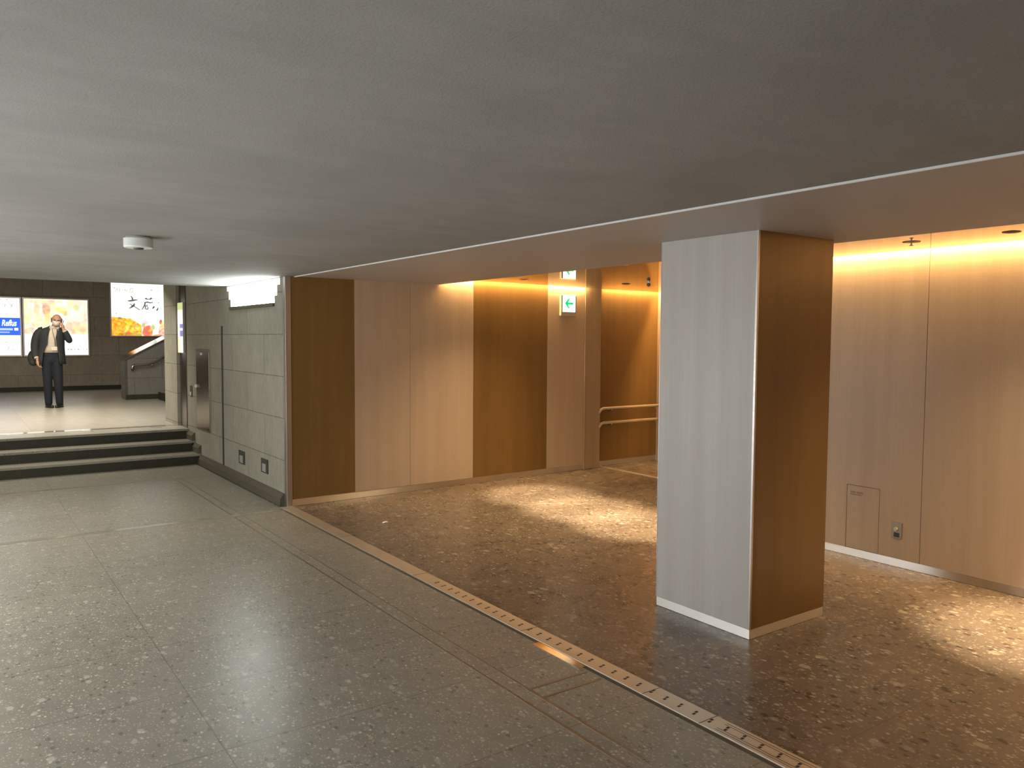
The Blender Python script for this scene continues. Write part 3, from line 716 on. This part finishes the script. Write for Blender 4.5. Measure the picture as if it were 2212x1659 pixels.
strokes(e1, yy, [[(-.3, 1.12, .03), (.1, 1.12, .03)], [(-.4, .2, .02), (.1, .2, .02)]], faint, 'small_lettering')
# narrow poster seen edge on in the stone wall
def f4(s, t):
    if t > .86: return (205, 215, 140)
    if t > .58: return (250, 250, 240) if s < .85 else (235, 235, 220)
    if t > .33: return (120, 120, 200) if (s < .55 and not .44 < t < .50) else (225, 225, 235)
    return (245, 225, 190) if s > .38 else (250, 250, 240)
e4 = empty('lit_poster', (XW-.012, 11.66, 1.465)); tag(e4, 'narrow lit poster seen almost edge-on on the stone wall by the pillar', 'lit poster')
bm = bmesh.new(); bx(bm, -.025, 0, -.005, .30, -.005, .705); link('case', bm, M['alu'], e4, bevel=.002)
t = poster_face('lit_print', (-.027, 0, 0), (0, 1, 0), (0, 0, 1), .295, .70, f4, e4, 24, 60)
t.data.materials.clear(); t.data.materials.append(paint_mat('backlit_print_dim', .75))

# ------------------------------------------------------------------ person
PX = -1.25; PY = 16.25; PR = -math.radians(5.3)
person = empty('person', (PX, PY, PZ), PR); tag(person, 'bald person in a dark jacket and face mask talking on a phone', 'person')
def capsule(bm, a, b, ra, rb, seg=16, sq=(1, 1)):
    a = Vector(a); b = Vector(b); d = (b-a); L = d.length
    if L < 1e-6: d = Vector((0, 0, 1))
    d = d.normalized(); x = d.cross(Vector((0, 1, 0)))
    if x.length < .1: x = d.cross(Vector((1, 0, 0)))
    x.normalize(); y = d.cross(x); rings = []
    prof = [(-math.cos(k*PI/12), math.sin(k*PI/12)) for k in range(1, 7)]
    pts = [(a+d*(ra*c), ra*s) for c, s in prof]+[(b-d*(rb*c), rb*s) for c, s in prof[::-1]]
    for p, r in pts: rings.append([bm.verts.new(p+(x*math.cos(t)*sq[0]+y*math.sin(t)*sq[1])*r) for t in [2*PI*k/seg for k in range(seg)]])
    for i in range(len(rings)-1):
        for k in range(seg): bm.faces.new((rings[i][k], rings[i][(k+1) % seg], rings[i+1][(k+1) % seg], rings[i+1][k]))
    bm.faces.new(rings[0][::-1]); bm.faces.new(rings[-1])
def ell(bm, c, r, rot=None):
    R = bmesh.ops.create_uvsphere(bm, u_segments=24, v_segments=16, radius=1)
    m = Matrix.Translation(c) @ (rot.to_4x4() if rot else Matrix.Identity(4)) @ Matrix.Diagonal((*r, 1))
    bmesh.ops.transform(bm, matrix=m, verts=R['verts'])
def remesh(name, bm, mat, parent, voxel, smooth=4):
    o = link(name, bm, mat)
    m = o.modifiers.new('r', 'REMESH'); m.mode = 'VOXEL'; m.voxel_size = voxel; m.use_smooth_shade = True
    s = o.modifiers.new('s', 'SMOOTH'); s.iterations = smooth; s.factor = .5
    dg = bpy.context.evaluated_depsgraph_get(); me = bpy.data.meshes.new_from_object(o.evaluated_get(dg))
    o.modifiers.clear(); o.data = me; o.parent = parent
    for p in me.polygons: p.use_smooth = True
    return o
skin = simple('skin', (.50, .27, .17), .5); M['skin'] = skin
jm = simple('dark_jacket_cloth', (.020, .023, .023), .8); tm = simple('navy_trouser_cloth', (.007, .009, .016), .85)
shm = simple('cream_shirt_cloth', (.55, .48, .38), .7)
HC = Vector((.072, -.02, 1.545))       # head centre
tilt = Matrix.Rotation(math.radians(6), 3, 'Y')
def hp(x, y, z): return HC+tilt @ Vector((x, y, z))
bm = bmesh.new()
# torso, pelvis, neck, head
capsule(bm, (-.02, 0, .92), (-.015, 0, 1.10), .105, .105, sq=(1.1, .8)); capsule(bm, (-.015, 0, 1.10), (-.005, .0, 1.30), .105, .12, sq=(1.1, .70))
capsule(bm, (-.15, 0, 1.335), (.14, 0, 1.335), .05, .05); capsule(bm, (.01, .0, 1.34), (.055, -.005, 1.47), .062, .055)
ell(bm, hp(0, .012, .018), (.078, .095, .098), tilt); ell(bm, hp(0, -.022, -.035), (.062, .07, .078), tilt)   # skull and face
capsule(bm, hp(0, -.085, -.065), hp(0, -.07, -.06), .022, .03)   # chin
capsule(bm, hp(0, -.092, .012), hp(0, -.108, -.022), .009, .014)  # nose
capsule(bm, hp(-.036, -.084, .026), hp(.036, -.084, .026), .012, .012)  # brow
for s in (-1, 1):
    ell(bm, hp(s*.080, .012, -.008), (.010, .018, .030), tilt)   # ears
    capsule(bm, hp(s*.035, -.072, -.02), hp(s*.045, -.05, -.03), .018, .016)
# right arm (image left) hanging, left arm (image right) raised to the ear
capsule(bm, (-.195, 0, 1.36), (-.245, .02, 1.10), .048, .040); capsule(bm, (-.245, .02, 1.10), (-.235, -.06, .86), .038, .026)
capsule(bm, (.175, 0, 1.35), (.262, -.05, 1.19), .048, .042); capsule(bm, (.262, -.05, 1.19), (.178, -.10, 1.395), .038, .027)
# legs
capsule(bm, (-.085, 0, .88), (-.085, -.01, .46), .085, .055); capsule(bm, (-.085, -.01, .46), (-.080, .02, .09), .052, .036)
capsule(bm, (.065, 0, .88), (.075, -.03, .46), .085, .055); capsule(bm, (.075, -.03, .46), (.085, .0, .09), .052, .036)
# hands: palm, four fingers, thumb
def hand(w_, dirv, palm_n, grip):
    w_ = Vector(w_); d = Vector(dirv).normalized(); n = Vector(palm_n).normalized(); s = d.cross(n).normalized()
    capsule(bm, w_, w_+d*.045, .026, .030, sq=(1, .6)); capsule(bm, w_+d*.03+s*.012, w_+d*.075+s*.016, .019, .017); capsule(bm, w_+d*.03-s*.012, w_+d*.075-s*.016, .019, .017)
    for i, (o_, l) in enumerate(((-.027, .9), (-.009, 1.0), (.009, .95), (.027, .78))):
        b0 = w_+d*.085+s*o_; b1 = b0+(d*math.cos(grip*.5)+n*math.sin(grip*.5))*.034*l; b2_ = b1+(d*math.cos(grip)+n*math.sin(grip))*.026*l; b3 = b2_+(d*math.cos(grip*1.4)+n*math.sin(grip*1.4))*.018*l
        capsule(bm, b0, b1, .0092, .0086, 10); capsule(bm, b1, b2_, .0086, .0080, 10); capsule(bm, b2_, b3, .0080, .0072, 10)
    t0 = w_+d*.03-s*.028; t1 = t0+(d*.6-s*.7+n*.35).normalized()*.035; t2 = t1+(d*.85-s*.1+n*.5).normalized()*.03
    capsule(bm, t0, t1, .0115, .010, 10); capsule(bm, t1, t2, .010, .0085, 10)
hand((.176, -.103, 1.405), (-.28, .05, 1), (-1, .1, -.1), 1.0)
hand((-.232, -.065, .845), (.05, -.1, -1), (1, .1, 0), 1.1)
body = remesh('body', bm, skin, person, .0048, 3)
# hair: thin cropped rim around the back and sides
bm = bmesh.new()
for k in range(25):
    a = math.radians(-10+200*k/24)
    ell(bm, hp(.080*math.cos(a), .012+.094*math.sin(a), .020), (.012, .012, .036), tilt)
remesh('hair', bm, simple('grey_hair', (.09, .075, .065), .8), person, .006, 3)
# mask
bm = bmesh.new(); g = []
for j in range(9):
    row = []
    for i in range(17):
        a = -1.15+2.3*i/16; v_ = j/8
        z = -.012-.078*v_; bul = math.sin(PI*min(1, v_*.95+.05)); rx = .067+.010*bul; ry = .083+.026*bul*math.cos(a)**2
        row.append(bm.verts.new(hp(rx*math.sin(a)*(1-.18*v_), -.022-ry*math.cos(a)*(1-.10*v_), z+.012*abs(math.sin(a)))))
    g.append(row)
for j in range(8):
    for i in range(16): bm.faces.new((g[j][i], g[j][i+1], g[j+1][i+1], g[j+1][i]))
o = link('face_mask', bm, simple('white_mask', (.70, .66, .60), .7), person, smooth=True); sm = o.modifiers.new('s', 'SOLIDIFY'); sm.thickness = .003
# eyes
for s in (-1, 1):
    bm = bmesh.new(); ell(bm, hp(s*.030, -.083, .010), (.012, .008, .006), tilt); link('eye', bm, simple('dark_eye', (.03, .02, .015), .3), person, smooth=True)
# ring lofts for clothes
def loft(bm, rings, seg=32, a0=None, cap=False):
    """rings: (cx,cy,cz,rx,ry); a0 = half opening angle at the front per ring, None = closed"""
    R = []
    for i, (cx, cy, cz, rx, ry) in enumerate(rings):
        if a0 is None: an = [2*PI*k/seg for k in range(seg)]
        else: an = [a0[i][0]+(2*PI-a0[i][0]-a0[i][1])*k/seg for k in range(seg+1)]
        # angle measured from the front (-Y) towards +X
        R.append([bm.verts.new((cx+rx*math.sin(t), cy-ry*math.cos(t), cz)) for t in an])
    n = len(R[0])
    for i in range(len(R)-1):
        for k in range(n if a0 is None else n-1): bm.faces.new((R[i][k], R[i][(k+1) % n], R[i+1][(k+1) % n], R[i+1][k]))
    if cap: bm.faces.new(R[0][::-1]); bm.faces.new(R[-1])
bm = bmesh.new()
loft(bm, [(-.015, 0, .98, .150, .110), (-.015, 0, 1.05, .150, .112), (-.012, 0, 1.20, .155, .118), (-.005, 0, 1.32, .165, .112), (.0, 0, 1.385, .13, .085), (.02, 0, 1.42, .072, .066), (.04, -.005, 1.452, .067, .064)], cap=True)
link('shirt', bm, shm, person, smooth=True)
bm = bmesh.new()   # collar leaves
for s in (-1, 1):
    a = [(.042+s*.012, -.078, 1.425), (.042+s*.070, -.045, 1.462), (.042+s*.078, .01, 1.475), (.042+s*.088, -.03, 1.43), (.042+s*.058, -.092, 1.375)]
    vs = [bm.verts.new(p) for p in a]; bm.faces.new(vs)
o = link('collar', bm, shm, person); sm = o.modifiers.new('s', 'SOLIDIFY'); sm.thickness = .006
# trousers
bm = bmesh.new()
capsule(bm, (-.075, 0, .93), (.045, 0, .93), .095, .095, sq=(1, 1)); capsule(bm, (-.015, 0, .86), (-.015, 0, 1.00), .12, .108, sq=(1.15, .85))
for a, b, c, d_ in (((-.090, 0, .87), (-.088, -.012, .47), (-.080, .015, .085), 0), ((.060, 0, .87), (.078, -.035, .47), (.088, .0, .085), 0)):
    capsule(bm, a, b, .093, .074); capsule(bm, b, c, .074, .060)
trs = remesh('trousers', bm, tm, person, .008, 4)
for v in trs.data.vertices:
    if v.co.z < .045: v.co.z = .045
bm = bmesh.new(); loft(bm, [(-.015, 0, .985, .148, .108), (-.015, 0, 1.015, .147, .108)]); link('belt', bm, M['black'], person)
# jacket: open front shell plus sleeves
bm = bmesh.new()
rings = [(-.030, .015, .775, .232, .160), (-.030, .012, .86, .226, .155), (-.022, .008, .97, .210, .146), (-.012, .003, 1.08, .196, .140), (-.006, 0, 1.20, .192, .140), (-.002, 0, 1.30, .200, .134), (.0, .003, 1.365, .195, .110), (.005, .006, 1.405, .150, .090), (.025, .012, 1.432, .095, .078), (.04, .015, 1.452, .080, .074)]
op = [(.62, .62), (.60, .60), (.55, .62), (.50, .50), (.42, .42), (.36, .36), (.38, .38), (.52, .52), (.95, .95), (1.25, 1.25)]
loft(bm, rings, 40, op)
jk = link('jacket', bm, jm, person, smooth=True); sm = jk.modifiers.new('s', 'SOLIDIFY'); sm.thickness = .012; sm.offset = 0
bm = bmesh.new()
tube(bm, [(-.150, 0, 1.365), (-.205, 0, 1.345), (-.243, .008, 1.25), (-.270, .02, 1.12), (-.275, .0, 1.0), (-.258, -.045, .90)], [.066, .074, .074, .070, .062, .052], 20, False)
o = link('sleeve', bm, jm, person, smooth=True); s_ = o.modifiers.new('sub', 'SUBSURF'); s_.levels = 1; s_.render_levels = 1
bm = bmesh.new()
tube(bm, [(.130, 0, 1.36), (.178, -.002, 1.345), (.222, -.022, 1.275), (.258, -.045, 1.205), (.272, -.058, 1.175), (.262, -.075, 1.215), (.228, -.085, 1.295), (.196, -.098, 1.36)], [.064, .068, .064, .056, .047, .052, .050, .046], 20, False)
o = link('sleeve', bm, jm, person, smooth=True); s_ = o.modifiers.new('sub', 'SUBSURF'); s_.levels = 1; s_.render_levels = 1
bm = bmesh.new()  # shirt cuffs
tube(bm, [(.203, -.097, 1.345), (.186, -.102, 1.385)], [.040, .036], 18, False); link('cuff', bm, shm, person, smooth=True)
bm = bmesh.new(); tube(bm, [(-.251, -.04, .905), (-.242, -.055, .875)], [.042, .038], 18, False); link('cuff', bm, shm, person, smooth=True)
# lapels
for s in (-1, 1):
    bm = bmesh.new()
    pts = [(.03+s*.078, -.050, 1.43), (.02+s*.105, -.085, 1.385), (.0+s*.125, -.118, 1.30), (-.005+s*.098, -.132, 1.18), (-.01+s*.078, -.138, 1.08), (-.005+s*.068, -.137, 1.14), (.0+s*.062, -.132, 1.27), (.025+s*.055, -.085, 1.40)]
    bm.faces.new([bm.verts.new(p) for p in pts]); o = link('lapel', bm, jm, person); sm = o.modifiers.new('s', 'SOLIDIFY'); sm.thickness = .005
# lanyard and badge
bm = bmesh.new(); tube(bm, [(.0, -.075, 1.42), (.01, -.116, 1.33), (.035, -.125, 1.22), (.040, -.126, 1.10)], .0035, 6); tube(bm, [(.095, -.075, 1.41), (.075, -.118, 1.33), (.05, -.126, 1.22), (.043, -.127, 1.10)], .0035, 6); link('lanyard', bm, M['plug_d'], person)
bm = bmesh.new(); bx(bm, -.02, .07, -.134, -.130, 1.02, 1.085); link('badge', bm, simple('card', (.66, .60, .48), .5), person, bevel=.002)
# shoes
sh = simple('black_leather', (.012, .011, .010), .35)
for (x, y, z, r) in ((-.080, .0, 0, .35), (.092, -.02, .028, -.35)):
    bm = bmesh.new()
    capsule(bm, (0, .05, .042), (0, -.03, .040), .040, .040, sq=(1, 1)); capsule(bm, (0, -.03, .032), (0, -.15, .026), .042, .030, sq=(1.0, 1.0)); capsule(bm, (0, .04, .07), (0, .03, .09), .036, .036)
    o = remesh('shoe', bm, sh, person, .006, 3); 
    for v in o.data.vertices:
        v.co.z = max(v.co.z, .008)
        v.co = Matrix.Rotation(r, 3, 'Z') @ v.co+Vector((x, y, z*(0 if v.co.y > 0.02 else 0)))
    bm = bmesh.new(); pr = [(.036, .085), (.040, .03), (.042, -.05), (.038, -.13), (.02, -.178), (-.02, -.178), (-.038, -.13), (-.042, -.05), (-.040, .03), (-.036, .085)]
    prism(bm, pr, 2, 0, .013); bmesh.ops.transform(bm, matrix=Matrix.Translation((x, y, 0)) @ Matrix.Rotation(r, 4, 'Z'), verts=bm.verts)
    link('shoe_sole', bm, M['black'], person)
def place(o, label, cat):
    o.location = person.location; o.rotation_euler = person.rotation_euler; tag(o, label, cat); return o
ph = place(empty('mobile_phone'), 'dark mobile phone held to the ear of the person', 'phone')
bm = bmesh.new(); bx(bm, -.005, .005, -.034, .034, -.07, .07)
mt = Matrix.Translation((.160, -.050, 1.485)) @ Matrix.Rotation(math.radians(18), 4, 'Y') @ Matrix.Rotation(math.radians(-14), 4, 'X')
bmesh.ops.transform(bm, matrix=mt, verts=bm.verts); link('phone_body', bm, M['black'], ph, bevel=.003)
bm = bmesh.new(); bx(bm, -.0062, -.0052, -.030, .030, -.063, .063); bmesh.ops.transform(bm, matrix=mt, verts=bm.verts); link('screen', bm, simple('black_glass', (.01, .01, .012), .08), ph)
bg = place(empty('shoulder_bag'), 'dark bag hanging at the side of the person on the phone', 'bag')
bm = bmesh.new(); ell(bm, (-.300, .19, .885), (.09, .10, .14)); capsule(bm, (-.300, .12, .81), (-.300, .24, .81), .07, .07)
remesh('bag_body', bm, simple('dark_bag_cloth', (.030, .030, .030), .7), bg, .01, 6)
bm = bmesh.new(); tube(bm, [(-.31, .14, 1.0), (-.30, .11, 1.18), (-.255, .08, 1.34), (-.20, .03, 1.42), (-.16, .02, 1.43), (-.16, .10, 1.42), (-.22, .17, 1.2), (-.29, .19, 1.0)], .010, 8); link('strap', bm, simple('dark_bag_strap', (.03, .03, .03), .7), bg, smooth=True)
